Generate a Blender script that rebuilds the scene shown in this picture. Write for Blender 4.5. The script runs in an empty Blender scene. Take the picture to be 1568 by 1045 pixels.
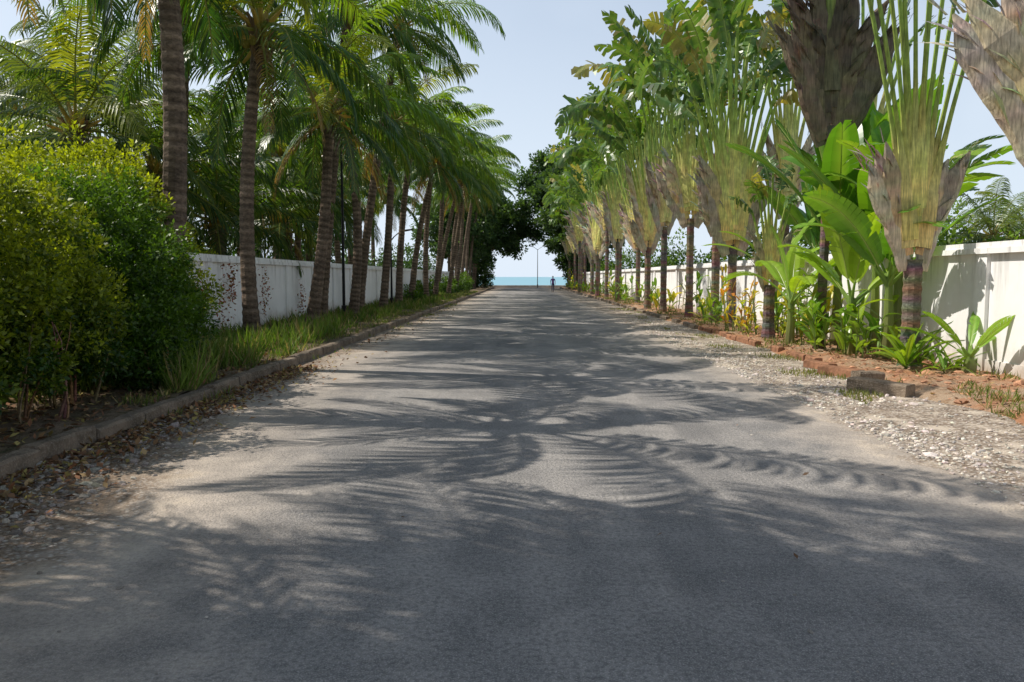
import bpy, math, random
import numpy as np
from mathutils import Vector, Matrix
R = random.Random(11)
rng = np.random.default_rng(11)
scene = bpy.context.scene
COL = scene.collection

# ------------------------------------------------------------------ materials
def new_mat(name):
    m = bpy.data.materials.new(name); m.use_nodes = True
    nt = m.node_tree; nt.nodes.clear()
    out = nt.nodes.new('ShaderNodeOutputMaterial')
    return m, nt, out
def N(nt, t): return nt.nodes.new(t)
def L(nt, a, b): nt.links.new(a, b)
def noise(nt, scale, detail=4, rough=.55, vec=None):
    n = N(nt, 'ShaderNodeTexNoise'); n.inputs['Scale'].default_value = scale
    n.inputs['Detail'].default_value = detail; n.inputs['Roughness'].default_value = rough
    if vec is not None: L(nt, vec, n.inputs['Vector'])
    return n.outputs['Fac']
def ramp(nt, fac, a, b, ca=(0,0,0,1), cb=(1,1,1,1)):
    if a > b: a, b, ca, cb = b, a, cb, ca
    r = N(nt, 'ShaderNodeValToRGB'); e = r.color_ramp.elements
    e[0].position = a; e[1].position = b; e[0].color = ca; e[1].color = cb
    L(nt, fac, r.inputs[0]); return r.outputs[0]
def mix(nt, fac, a, b, mode='MIX'):
    m = N(nt, 'ShaderNodeMix'); m.data_type = 'RGBA'; m.blend_type = mode
    for sock, v in ((m.inputs[0], fac), (m.inputs[6], a), (m.inputs[7], b)):
        if hasattr(v, 'is_linked'): L(nt, v, sock)
        else: sock.default_value = v
    return m.outputs[2]
def math_(nt, op, a, b=None, c=None):
    m = N(nt, 'ShaderNodeMath'); m.operation = op
    for i, v in enumerate((a, b, c)):
        if v is None: continue
        if hasattr(v, 'is_linked'): L(nt, v, m.inputs[i])
        else: m.inputs[i].default_value = v
    return m.outputs[0]
def mrange(nt, v, a, b, c=0, d=1):
    m = N(nt, 'ShaderNodeMapRange'); m.clamp = True
    L(nt, v, m.inputs[0])
    for i, x in enumerate((a, b, c, d)): m.inputs[i+1].default_value = x
    return m.outputs[0]
def vscale(nt, c, f):
    vm = N(nt, 'ShaderNodeVectorMath'); vm.operation = 'SCALE'
    L(nt, c, vm.inputs[0])
    if hasattr(f, 'is_linked'): L(nt, f, vm.inputs['Scale'])
    else: vm.inputs['Scale'].default_value = f
    return vm.outputs[0]
def principled(nt, col, rough=.7, spec=.3, bump=None, bstr=.3, bdist=.02):
    p = N(nt, 'ShaderNodeBsdfPrincipled')
    if hasattr(col, 'is_linked'): L(nt, col, p.inputs['Base Color'])
    else: p.inputs['Base Color'].default_value = col
    p.inputs['Roughness'].default_value = rough
    p.inputs['Specular IOR Level'].default_value = spec
    if bump is not None:
        b = N(nt, 'ShaderNodeBump'); b.inputs['Strength'].default_value = bstr
        b.inputs['Distance'].default_value = bdist
        L(nt, bump, b.inputs['Height']); L(nt, b.outputs[0], p.inputs['Normal'])
    return p
def objco(nt, scale=None):
    t = N(nt, 'ShaderNodeTexCoord').outputs['Object']
    if scale:
        m = N(nt, 'ShaderNodeMapping'); m.inputs['Scale'].default_value = scale
        L(nt, t, m.inputs[0]); return m.outputs[0]
    return t

def leaf_mat(name, transl=.35, rough=.42, spec=.45, tint=(1.25, 1.35, .5, 1), gain=1.0):
    m, nt, out = new_mat(name)
    a = N(nt, 'ShaderNodeAttribute'); a.attribute_name = 'Col'
    c = vscale(nt, a.outputs['Color'], gain)
    p = principled(nt, c, rough, spec)
    tr = N(nt, 'ShaderNodeBsdfTranslucent')
    tc = mix(nt, 1.0, c, tint, 'MULTIPLY'); L(nt, tc, tr.inputs[0])
    ms = N(nt, 'ShaderNodeMixShader'); ms.inputs[0].default_value = transl
    L(nt, p.outputs[0], ms.inputs[1]); L(nt, tr.outputs[0], ms.inputs[2]); L(nt, ms.outputs[0], out.inputs[0])
    return m
M_leaf = leaf_mat('leaf_green', .42, .45, .4, (1.5,1.5,.4,1), 1.25)
M_frond = leaf_mat('palm_frond', .38, .36, .5, (1.8,1.65,.4,1), 1.2)
M_blade = leaf_mat('broad_leaf', .38, .33, .5, (1.6,1.55,.4,1), 1.15)
M_grass = leaf_mat('grass_blade', .35, .6, .2)
M_dry = leaf_mat('dry_leaf', .12, .8, .1, (1,.8,.5,1))

def attr_mat(name, vec, rough, bstr, lo=.6, hi=1.3, second=None, spec=.2, bd=.02):
    m, nt, out = new_mat(name)
    a = N(nt, 'ShaderNodeAttribute'); a.attribute_name = 'Col'
    n1 = noise(nt, 1, 4, .6, objco(nt, vec))
    v = mrange(nt, n1, .3, .7, lo, hi)
    if second: v = math_(nt, 'MULTIPLY', v, mrange(nt, noise(nt, second, 3, .6, objco(nt)), .3, .7, .75, 1.25))
    p = principled(nt, vscale(nt, a.outputs['Color'], v), rough, spec, n1, bstr, bd); L(nt, p.outputs[0], out.inputs[0]); return m
M_sheath = attr_mat('sheath', (38,38,3), .6, .5, .55, 1.4, 5, .25)
M_bark = attr_mat('palm_bark', (14,14,26), .9, .8, .55, 1.4, 2.2, .15)
M_stone = attr_mat('stone', (60,60,60), .9, .4, .75, 1.2, None, .2, .01)
M_paintmetal = attr_mat('painted_metal', (10,10,10), .4, .1, .85, 1.1)
M_cloth = attr_mat('cloth', (30,30,30), .9, .3, .75, 1.2)

def wall_mat():
    m, nt, out = new_mat('white_wall_paint')
    co = objco(nt); sep = N(nt, 'ShaderNodeSeparateXYZ'); L(nt, co, sep.inputs[0])
    z = sep.outputs[2]
    st = noise(nt, 1, 5, .65, objco(nt, (5, 5, .5)))
    bl = noise(nt, 1.3, 5, .65, co)
    topm = math_(nt, 'MULTIPLY', mrange(nt, z, 1.2, 2.1, .1, 1), ramp(nt, st, .50, .68))
    botn = math_(nt, 'ADD', z, math_(nt, 'MULTIPLY', bl, -.9))
    botm = mrange(nt, botn, -.35, .15, .8, 0)
    c = mix(nt, ramp(nt, bl, .35, .75), (.88,.87,.86,1), (.78,.77,.76,1))
    c = mix(nt, math_(nt, 'MULTIPLY', topm, .65), c, (.26,.25,.23,1))
    c = mix(nt, botm, c, (.40,.31,.24,1))
    p = principled(nt, c, .8, .2, bl, .25, .01); L(nt, p.outputs[0], out.inputs[0]); return m
M_wall = wall_mat()
def concrete_mat():
    m, nt, out = new_mat('kerb_concrete'); co = objco(nt)
    a = noise(nt, 3, 6, .7, co); b = noise(nt, 45, 5, .7, co)
    c = mix(nt, ramp(nt, a, .35, .65), (.11,.088,.065,1), (.31,.24,.175,1))
    c = mix(nt, ramp(nt, b, .5, .72), c, (.40,.33,.26,1))
    p = principled(nt, c, .92, .15, math_(nt, 'ADD', a, b), .9, .03); L(nt, p.outputs[0], out.inputs[0]); return m
M_conc = concrete_mat()
def brickkerb_mat():
    m, nt, out = new_mat('laterite_kerb'); co = objco(nt)
    a = noise(nt, 4, 6, .7, co)
    c = mix(nt, ramp(nt, a, .35, .65), (.17,.09,.055,1), (.38,.19,.11,1))
    p = principled(nt, c, .95, .1, a, .8, .04); L(nt, p.outputs[0], out.inputs[0]); return m
M_bk = brickkerb_mat()

def road_mat():
    m, nt, out = new_mat('asphalt'); co = objco(nt)
    sep = N(nt, 'ShaderNodeSeparateXYZ'); L(nt, co, sep.inputs[0]); x, y = sep.outputs[0], sep.outputs[1]
    big = noise(nt, .45, 4, .65, co); med = noise(nt, 2.3, 5, .65, co)
    fine = noise(nt, 120, 2, .7, co); fine2 = noise(nt, 34, 3, .7, co)
    vo = N(nt, 'ShaderNodeTexVoronoi'); vo.inputs['Scale'].default_value = 62; L(nt, co, vo.inputs['Vector'])
    stre = noise(nt, 1, 4, .6, objco(nt, (1.6, .16, 1)))
    asp = mix(nt, ramp(nt, big, .36, .62), (.165,.158,.152,1), (.300,.280,.260,1))
    asp = mix(nt, math_(nt, 'MULTIPLY', ramp(nt, stre, .45, .62), .55), asp, (.40,.365,.33,1))
    asp = mix(nt, math_(nt, 'MULTIPLY', ramp(nt, med, .54, .38), .45), asp, (.13,.126,.122,1))
    asp = mix(nt, math_(nt, 'MULTIPLY', ramp(nt, fine, .50, .66), .75), asp, (.50,.47,.44,1))
    asp = mix(nt, math_(nt, 'MULTIPLY', ramp(nt, fine2, .56, .36), .5), asp, (.07,.069,.07,1))
    asp = mix(nt, math_(nt, 'MULTIPLY', ramp(nt, vo.outputs['Distance'], .26, .1), .5), asp, (.52,.48,.44,1))
    warp = mrange(nt, med, .2, .8, -.55, .55)
    warp2 = mrange(nt, big, .2, .8, -.5, .5)
    wsum = math_(nt, 'ADD', warp, warp2)
    redge = math_(nt, 'ADD', x, wsum)
    nearx = mrange(nt, y, 3, 10, 1.15, 0)
    lx = math_(nt, 'ADD', math_(nt, 'SUBTRACT', wsum, x), nearx)
    dustR = mrange(nt, redge, 2.6, 3.8); dustL = mrange(nt, lx, 2.0, 3.7)
    dust = math_(nt, 'MULTIPLY', math_(nt, 'MAXIMUM', dustR, dustL), mrange(nt, fine2, .3, .7, .5, 1.0))
    sand = mix(nt, ramp(nt, med, .35, .65), (.44,.36,.285,1), (.57,.48,.39,1))
    c = mix(nt, dust, asp, sand)
    gr = math_(nt, 'MAXIMUM', mrange(nt, redge, 3.45, 3.75), mrange(nt, lx, 3.35, 3.75))
    v2 = N(nt, 'ShaderNodeTexVoronoi'); v2.inputs['Scale'].default_value = 30; L(nt, co, v2.inputs['Vector'])
    bw = N(nt, 'ShaderNodeRGBToBW'); L(nt, v2.outputs['Color'], bw.inputs[0])
    stones = mix(nt, mrange(nt, v2.outputs['Distance'], .15, .55), (.60,.54,.47,1), (.25,.19,.14,1))
    stones = vscale(nt, stones, mrange(nt, bw.outputs[0], .2, .8, .6, 1.15))
    stones = mix(nt, ramp(nt, med, .50, .62), stones, (.52,.44,.35,1))
    c = mix(nt, gr, c, stones)
    lt = math_(nt, 'MULTIPLY', mrange(nt, lx, 3.6, 4.1), mrange(nt, y, 8, 22, .85, .3))
    c = mix(nt, lt, c, mix(nt, ramp(nt, fine2, .4, .6), (.12,.08,.05,1), (.26,.18,.12,1)))
    p = principled(nt, c, .88, .2, math_(nt, 'ADD', fine2, math_(nt, 'MULTIPLY', vo.outputs['Distance'], .6)), .8, .014); L(nt, p.outputs[0], out.inputs[0]); return m
M_road = road_mat()
def soil_mat(name, ca, cb, cc, s=1.2):
    m, nt, out = new_mat(name); co = objco(nt)
    a = noise(nt, s, 4, .65, co); b = noise(nt, 9, 4, .7, co); f = noise(nt, 60, 3, .7, co)
    c = mix(nt, ramp(nt, a, .4, .6), ca, cb); c = mix(nt, ramp(nt, b, .5, .66), c, cc)
    p = principled(nt, vscale(nt, c, mrange(nt, f, .3, .7, .65, 1.3)), .95, .1, math_(nt, 'ADD', f, b), .8, .04); L(nt, p.outputs[0], out.inputs[0]); return m
M_bed = soil_mat('laterite_soil', (.44,.21,.11,1), (.44,.32,.22,1), (.30,.19,.11,1))
M_verge = soil_mat('verge_soil', (.17,.13,.08,1), (.26,.19,.13,1), (.09,.09,.045,1))
M_ground = soil_mat('ground_soil', (.10,.11,.05,1), (.20,.17,.10,1), (.06,.08,.03,1), .3)
m, nt, out = new_mat('sea_water')
p = principled(nt, (.15,.36,.42,1), .35, .4, noise(nt, .5, 3, .6, objco(nt, (1, .3, 1))), .25, .3); L(nt, p.outputs[0], out.inputs[0]); M_sea = m

# ------------------------------------------------------------------ builders
class MB:
    def __init__(s): s.v=[]; s.f=[]; s.c=[]; s.m=[]
    def add(s, vs, fs, col, mat=0):
        o = len(s.v); s.v.extend([tuple(v) for v in vs])
        if isinstance(col, list): s.c.extend(col)
        else: s.c.extend([col]*len(vs))
        for f in fs: s.f.append(tuple(i+o for i in f)); s.m.append(mat)
    def mesh(s, name, mats, smooth=False):
        me = bpy.data.meshes.new(name); me.from_pydata(s.v, [], s.f)
        for mt in mats: me.materials.append(mt)
        ca = me.color_attributes.new('Col', 'FLOAT_COLOR', 'POINT')
        arr = np.ones((len(s.v), 4), dtype=np.float32); arr[:, :3] = np.array(s.c, dtype=np.float32)[:, :3]
        ca.data.foreach_set('color', arr.ravel())
        me.polygons.foreach_set('material_index', s.m)
        me.polygons.foreach_set('use_smooth', [smooth]*len(s.f))
        me.update(); return me
    def box(s, x0, x1, y0, y1, z0, z1, col=(1,1,1), mat=0):
        vs = [(x,y,z) for z in (z0,z1) for y in (y0,y1) for x in (x0,x1)]
        s.add(vs, [(0,2,3,1),(4,5,7,6),(0,1,5,4),(2,6,7,3),(0,4,6,2),(1,3,7,5)], col, mat)
def obj(name, me, parent=None, loc=(0,0,0), rot=(0,0,0), sc=1):
    o = bpy.data.objects.new(name, me); COL.objects.link(o)
    o.location = loc; o.rotation_euler = rot; o.scale = (sc,sc,sc)
    if parent: o.parent = parent
    return o
def tube(g, pts, rx, ry=None, side=None, n=8, col=(1,1,1), mat=0, cap=True):
    ry = ry or rx; K = len(pts); vs = []; cs = []
    for i, p in enumerate(pts):
        T = (Vector(pts[min(i+1,K-1)]) - Vector(pts[max(i-1,0)])).normalized()
        S = Vector(side) if side is not None else (Vector((1,0,0)) if abs(T.x) < .8 else Vector((0,1,0)))
        S = (S - T*S.dot(T)).normalized(); B = T.cross(S)
        for j in range(n):
            a = 2*math.pi*j/n
            vs.append(Vector(p) + S*rx[i]*math.cos(a) + B*ry[i]*math.sin(a))
            cs.append(col[i] if isinstance(col, list) else col)
    fs = [(i*n+j, i*n+(j+1)%n, (i+1)*n+(j+1)%n, (i+1)*n+j) for i in range(K-1) for j in range(n)]
    if cap: fs.append(tuple(range((K-1)*n, K*n)))
    g.add(vs, fs, cs, mat)
def np_quads(name, V, C, mat, parent=None):
    n, k = V.shape[0], V.shape[1]
    me = bpy.data.meshes.new(name); me.vertices.add(n*k); me.vertices.foreach_set('co', V.astype(np.float32).ravel())
    me.loops.add(n*k); me.loops.foreach_set('vertex_index', np.arange(n*k, dtype=np.int32))
    me.polygons.add(n); me.polygons.foreach_set('loop_start', np.arange(0, n*k, k, dtype=np.int32))
    me.materials.append(mat)
    ca = me.color_attributes.new('Col', 'FLOAT_COLOR', 'POINT')
    arr = np.ones((n*k, 4), dtype=np.float32); arr[:, :3] = np.repeat(C, k, axis=0)
    ca.data.foreach_set('color', arr.ravel())
    me.update(calc_edges=True); me.validate()
    return obj(name, me, parent)
def nrm(a): return a/np.maximum(np.linalg.norm(a, axis=1, keepdims=True), 1e-9)
def leafquads(P, D, Ls, Ws, fold=.18):
    D = nrm(D); S = nrm(np.cross(D, rng.normal(size=D.shape))); Nn = np.cross(S, D)
    Ls = Ls[:, None]; Ws = Ws[:, None]
    a = P; b = P + D*Ls*.42 + S*Ws*.5 + Nn*Ws*fold; c = P + D*Ls - Nn*Ls*.08; d = P + D*Ls*.42 - S*Ws*.5 + Nn*Ws*fold
    return np.stack([a, b, c, d], axis=1)
def cloud(ells, nclump, per, cr, leaf, dark, light, shell=.55, zmin=.15, aspect=.5, toplight=.6):
    vol = np.array([(r[0]*r[1]*r[2])**.67 for c, r in ells]); vol = vol/vol.sum()
    Vs, Cs = [], []
    dark = np.array(dark); light = np.array(light)
    for (c, r), w in zip(ells, vol):
        m = max(3, int(nclump*w)); c = np.array(c); r = np.array(r)
        d = nrm(rng.normal(size=(m, 3))); rad = rng.uniform(shell, 1.0, (m, 1))
        bumps = 1 + .13*np.sin(d[:, :1]*7+c[0]*3)*np.sin(d[:, 1:2]*6+c[1]) + .1*np.sin(d[:, 2:3]*9)
        cc = c + d*r*rad*bumps
        crr = rng.uniform(.6, 1.3, (m, 1))*cr
        lum = rng.uniform(0, 1, m)
        off = nrm(rng.normal(size=(m*per, 3)))*np.repeat(crr, per, 0)*rng.uniform(.2, 1, (m*per, 1))**.6
        P = np.repeat(cc, per, 0) + off
        D = rng.normal(size=P.shape)*.8 + nrm(off)*.9 + np.repeat(d, per, 0)*.4 + np.array([0, 0, .15])
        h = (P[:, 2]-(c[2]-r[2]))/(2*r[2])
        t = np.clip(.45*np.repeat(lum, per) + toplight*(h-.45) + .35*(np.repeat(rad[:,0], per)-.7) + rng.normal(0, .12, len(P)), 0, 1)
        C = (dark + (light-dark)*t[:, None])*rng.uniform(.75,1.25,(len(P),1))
        ok = P[:, 2] > zmin; P, D, C = P[ok], D[ok], C[ok]
        s = leaf*rng.uniform(.65, 1.3, len(P))
        Vs.append(leafquads(P, D, s, s*aspect)); Cs.append(C)
    return np.concatenate(Vs), np.concatenate(Cs)

# ------------------------------------------------------------------ broad leaf blade
def lerp(a, b, t): return tuple(a[i]+(b[i]-a[i])*t for i in range(3))
def blade(g, p0, d, side, Ln, W, droop=.8, strips=14, torn=.3, col=(.08,.2,.03), col2=None, rib=(.3,.4,.12), mat=0, fold=.25):
    col2 = col2 or col
    K = strips+1; pts = [Vector(p0)]; dirs = [Vector(d).normalized()]
    cur = Vector(d).normalized(); side = Vector(side)
    for i in range(strips):
        cur = (cur + Vector((0,0,-1))*droop/strips*(.4+1.2*i/strips)).normalized()
        pts.append(pts[-1] + cur*Ln/strips); dirs.append(cur.copy())
    def wid(t): return W*.5*max(0.03, math.sin(math.pi*min(1, .06+.9*t)))**.55 if t < .985 else W*.05
    for sgn in (-1, 1):
        sag = 0
        for i in range(strips):
            T = dirs[i]; S = (side - T*side.dot(T)).normalized()*sgn; Nn = T.cross(S)*sgn
            if Nn.z < 0: Nn = -Nn
            brk = R.random() < torn
            sagn = sag*.7 + R.uniform(-.1, .5)*torn if not brk else R.uniform(-.2, 1.2)*min(1, torn*1.3)
            t0, t1 = i/strips, (i+1)/strips
            w0, w1 = wid(t0), wid(t1)
            if brk: q = R.uniform(.7, 1.08); w0 *= q; w1 *= q
            sh = T*(Ln*.06)
            gp = (.35*R.random() if brk else 0)*Ln/strips
            s0 = sag if not brk else sagn
            def P(base, w, fr, sg, extra):
                return base + S*w*fr*(1-.25*abs(sg)*fr) + Nn*w*(fold*fr*1.2 - fold*1.0*fr*fr) - Vector((0,0,1))*w*sg*fr*fr + sh*fr + extra*fr
            a0, a1 = pts[i], pts[i+1]
            vs = [a0, a1, P(a0,w0,.5,s0,T*gp), P(a1,w1,.5,sagn,-T*gp*.3), P(a0,w0,1,s0,T*gp), P(a1,w1,1,sagn,-T*gp*.3)]
            cc = lerp(col, col2, R.random()*.6 + .4*t0)
            f = (.9+.2*R.random()) if torn < .3 else (.78+.44*R.random()); cc = tuple(k*f for k in cc)
            edge = lerp(cc, (.22,.17,.06), .35*torn)
            g.add(vs, [(0,1,3,2),(2,3,5,4)], [lerp(cc, rib, .25)]*2+[cc]*2+[edge]*2, mat)
            sag = sagn
    idx = list(range(0, K, 2))
    tube(g, [pts[i]-Vector((0,0,.004)) for i in idx], [W*.022*(1-.8*i/K)+.002 for i in idx], n=4, col=rib, mat=mat)
    return pts

# ------------------------------------------------------------------ coconut palm
def frond(g, o, az, el, Ln, droop, nl=58, ll=.8, col=(.05,.13,.02), mat=0, wleaf=.058):
    K = 16; h = Vector((math.cos(az), math.sin(az), 0)); up = Vector((0,0,1)); s = Vector((-math.sin(az), math.cos(az), 0))
    pts = [Vector(o)]; e = el; bend = R.uniform(-.35, .35)
    Ts = []
    for i in range(K):
        e2 = e - droop*((i+1)/K)**1.5
        hh = (h + s*bend*(i/K)**2).normalized()
        T = hh*math.cos(e2) + up*math.sin(e2); Ts.append(T)
        pts.append(pts[-1] + T*Ln/K)
    Ts.append(Ts[-1])
    tube(g, pts[::2], [.035*(1-.85*i/K)+.004 for i in range(0, K+1, 2)], n=4, col=(.22,.24,.06), mat=mat)
    twist = R.uniform(-.5, .5)
    for j in range(nl):
        t = .13 + .87*j/nl
        k = t*K; i0 = min(int(k), K-1); fr = k-i0
        p = pts[i0].lerp(pts[i0+1], fr); T = Ts[i0]
        S0 = (s - T*s.dot(T)).normalized(); Nn = T.cross(S0)
        if Nn.z < 0: Nn = -Nn
        prof = math.sin(math.pi*(.12+.80*t))**.6
        for sg in (-1, 1):
            if R.random() < .04: continue
            l = ll*prof*R.uniform(.85, 1.12)
            S = S0*sg*math.cos(twist) + Nn*math.sin(twist)*sg
            d = (S*.85 + T*(.45+.5*t) + Nn*.18 + Vector((R.gauss(0,.07), R.gauss(0,.07), -.18-.3*R.random()))).normalized()
            d2 = (d + Vector((0,0,-.45-.35*R.random()))).normalized()
            d3 = (d2 + Vector((0,0,-.5-.5*R.random()))).normalized()
            w = T*wleaf*.5; w2 = (T*.8 + Nn*.3)*wleaf*.45
            a = p; b = p + d*l*.38; c = b + d2*l*.34; e_ = c + d3*l*.30
            f = R.uniform(.7, 1.3)
            cc = tuple(x*f for x in lerp(col, (.20,.23,.03), max(0, R.gauss(.1, .13))))
            g.add([a-w*.5, a+w*.5, b-w, b+w, c-w2, c+w2, e_], [(0,1,3,2),(2,3,5,4),(4,5,6)], cc, mat)
def palm_crown(nf=24, Ln=4.0, seed=0, dense=58, col=None, dead=2):
    R.seed(seed); g = MB()
    for i in range(nf):
        u = i/(nf-1); az = i*2.39996 + R.uniform(-.25, .25)
        el = math.radians(80 - 102*u**.85 + R.uniform(-10, 10))
        ln = Ln*(.75+.35*math.sin(math.pi*min(1, .2+u)))*R.uniform(.88, 1.1)
        dr = R.uniform(1.0, 1.65) * (.8 if u > .8 else 1)
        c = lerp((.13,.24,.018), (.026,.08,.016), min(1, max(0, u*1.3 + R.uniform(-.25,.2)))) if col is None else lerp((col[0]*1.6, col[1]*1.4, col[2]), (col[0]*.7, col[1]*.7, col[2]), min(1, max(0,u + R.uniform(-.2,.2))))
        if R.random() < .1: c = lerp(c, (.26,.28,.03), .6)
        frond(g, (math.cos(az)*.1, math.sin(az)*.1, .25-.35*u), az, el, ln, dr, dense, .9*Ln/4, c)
        h = Vector((math.cos(az), math.sin(az), 0)); T = h*math.cos(el)+Vector((0,0,math.sin(el))); o = Vector((0,0,.05-.35*u))
        tube(g, [o, o+T*.35, o+T*.75], [.09,.06,.035], n=5, col=(.36,.28,.07), mat=0)
    for i in range(dead):
        az = R.uniform(0, 6.28)
        frond(g, (math.cos(az)*.12, math.sin(az)*.12, -.25), az, math.radians(-35), Ln*.7, .9, 30, .5, (.19,.115,.05))
    for i in range(14):
        az = i*2.4; z = -.75+.05*i; h = Vector((math.cos(az), math.sin(az), 0)); o = Vector((0,0,z))+h*.08
        tube(g, [o, o+h*.12+Vector((0,0,.16)), o+h*.26+Vector((0,0,.32+R.random()*.2))], [.08,.06,.03], n=5, col=(.18,.115,.06), mat=0)
    for k in range(3):
        az = R.uniform(0, 6.28)
        for q in range(5):
            c = Vector((math.cos(az)*.32+R.gauss(0,.09), math.sin(az)*.32+R.gauss(0,.09), -.35+R.gauss(0,.1)))
            tube(g, [c+Vector((0,0,z)) for z in (-.1,-.07,0,.07,.1)], [.01,.06,.085,.06,.01], n=7, col=(.24,.22,.04), mat=0)
    return g.mesh('palm_crown', [M_frond])
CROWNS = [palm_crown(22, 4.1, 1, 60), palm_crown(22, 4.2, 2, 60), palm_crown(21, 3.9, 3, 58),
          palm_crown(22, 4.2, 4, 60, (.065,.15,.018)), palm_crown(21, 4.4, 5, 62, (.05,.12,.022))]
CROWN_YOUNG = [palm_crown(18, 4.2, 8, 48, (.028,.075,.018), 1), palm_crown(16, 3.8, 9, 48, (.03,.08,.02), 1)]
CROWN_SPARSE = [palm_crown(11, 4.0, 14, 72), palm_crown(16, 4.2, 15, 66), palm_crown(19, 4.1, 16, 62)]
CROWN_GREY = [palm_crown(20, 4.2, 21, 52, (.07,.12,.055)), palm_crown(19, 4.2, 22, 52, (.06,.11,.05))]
def palm_trunk(H, dx, dy, r0=.2, r1=.135, seed=0, col=(.165,.12,.088)):
    R.seed(seed); g = MB(); n = int(H/.085); pts = []; rr = []; cs = []
    b1, b2 = R.uniform(-.3, .3), R.uniform(-.2, .2)
    for i in range(n+1):
        t = i/n; sw = math.sin(t*math.pi)
        pts.append((dx*t*(.4+.6*t)+b1*sw, dy*t+b2*sw, H*t))
        r = r1 + (r0-r1)*(1-t)**.8 + .10*math.exp(-t*H/.35)
        ph = i % 2
        rr.append(r*(1.05 if ph else .97)*(1+R.uniform(-.03,.03)))
        k = (.6 if not ph else 1.15)*R.uniform(.7, 1.2)
        cs.append(tuple(c*k for c in lerp(col, (.19,.145,.10), t*.6)))
    tube(g, pts, rr, n=11, col=cs)
    return g.mesh('palm_trunk', [M_bark]), Vector(pts[-1])
def coconut(x, y, H, dx=0, dy=0, crown=0, sc=1.0, rot=None, seed=0, r0=.2, pool=None):
    e = bpy.data.objects.new('coconut_palm', None); COL.objects.link(e); e.location = (x, y, 0)
    me, top = palm_trunk(H, dx, dy, r0, r0*.68, seed)
    obj('trunk', me, e)
    cm = pool or CROWNS
    obj('crown', cm[crown % len(cm)], e, top, (0, 0, rot if rot is not None else seed*1.7), sc)
    return e
rows = [(-6.38,14.0,8.2,.2,0,0), (-6.4,18.8,7.3,.35,0,1), (-6.35,23.8,6.5,.65,0,2), (-6.4,30,7.4,-.2,0,3),
        (-6.4,36.5,8.6,.55,0,4), (-6.45,41.5,8.7,.8,0,0), (-6.9,27.2,10.5,1.1,0,1), (-6.9,33.5,11.8,1.9,0,3)]
for i, (x,y,H,dx,dy,c) in enumerate(rows):
    coconut(x,y,H,dx,dy,c,1.0,seed=20+i, r0=.185 if i else .225, pool=CROWN_SPARSE if i in (0,1,2) else None)
coconut(-8.9,20.5,9.2,.5,0,1,1.0,seed=61,r0=.19)
yy = 46.5; i = 0
while yy < 112:
    R.seed(700+i)
    coconut(-6.3+R.uniform(-.3,.3), yy, 8.6+(yy-45)*.06+R.uniform(-.9,1.5), R.uniform(.4,2.0), 0, i, R.uniform(.95,1.12), seed=50+i, r0=.18)
    yy += R.uniform(4.0, 6.0); i += 1
# row continues out of view; crowded palms beside camera added to shade the foreground
for i, (x,y,H,dx,c,sc,sp) in enumerate([(-6.6,9.8,7.6,.1,0,.98,1), (-6.5,3.7,6.8,.1,0,1.0,0), (-6.9,4.1,9.4,.3,1,1.0,0), (-6.3,3.9,11.4,.3,2,1.05,0), (-7.4,4.8,13.4,.3,3,1.05,0),
        (-9.0,3.4,8.2,.2,4,1.05,0), (-9.0,3.9,11.6,.4,0,1.05,0), (-6.5,-.3,8.2,.3,3,1.1,0), (-6.3,-3.6,9.5,.3,2,1.1,0)]):
    coconut(x,y,H,dx,0,c,sc,seed=90+i,pool=CROWN_SPARSE if sp else None)
for i, (x,y,H,c,sc,yg) in enumerate([(-15,28,8.2,0,1.1,2), (-19.5,31,7.6,1,1.15,2), (-12.5,22,5.6,1,1,2), (-10.6,27,3.6,0,1,1), (-10.2,33,3.8,1,1,1),
        (-17,24,4.6,1,1.1,2), (-11,40,5,0,1.1,1), (-14,45,8,4,1.1,0), (-22,38,8,0,1.2,2), (-10.5,47,6,1,1.1,1), (-12,55,8,2,1.1,0), (-11.5,30,6.0,1,1.1,1), (-10.8,36,7,0,1.1,1), (-13,36,5,1,1.15,1),
        (-17,52,9,3,1.2,0), (-11,64,8,0,1.1,0), (-14,75,10,1,1.2,0), (-26,34,6.5,0,1.2,2), (-11.5,19,2.6,1,.85,1), (-24,26,4.0,0,1.1,1), (-9.8,38,5.5,1,1,1), (-10.5,23.5,4.6,0,1.0,1)]):
    coconut(x,y,H,R.uniform(-.4,.4),0,c,sc,seed=140+i,pool=[None,CROWN_YOUNG,CROWN_GREY][yg])
for i,(x,y,H,c,sc) in enumerate([(19,33,3.2,0,.7), (26,42,4.0,1,.85)]): coconut(x,y,H,.2,0,c,sc,seed=180+i,pool=CROWN_GREY)

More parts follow.
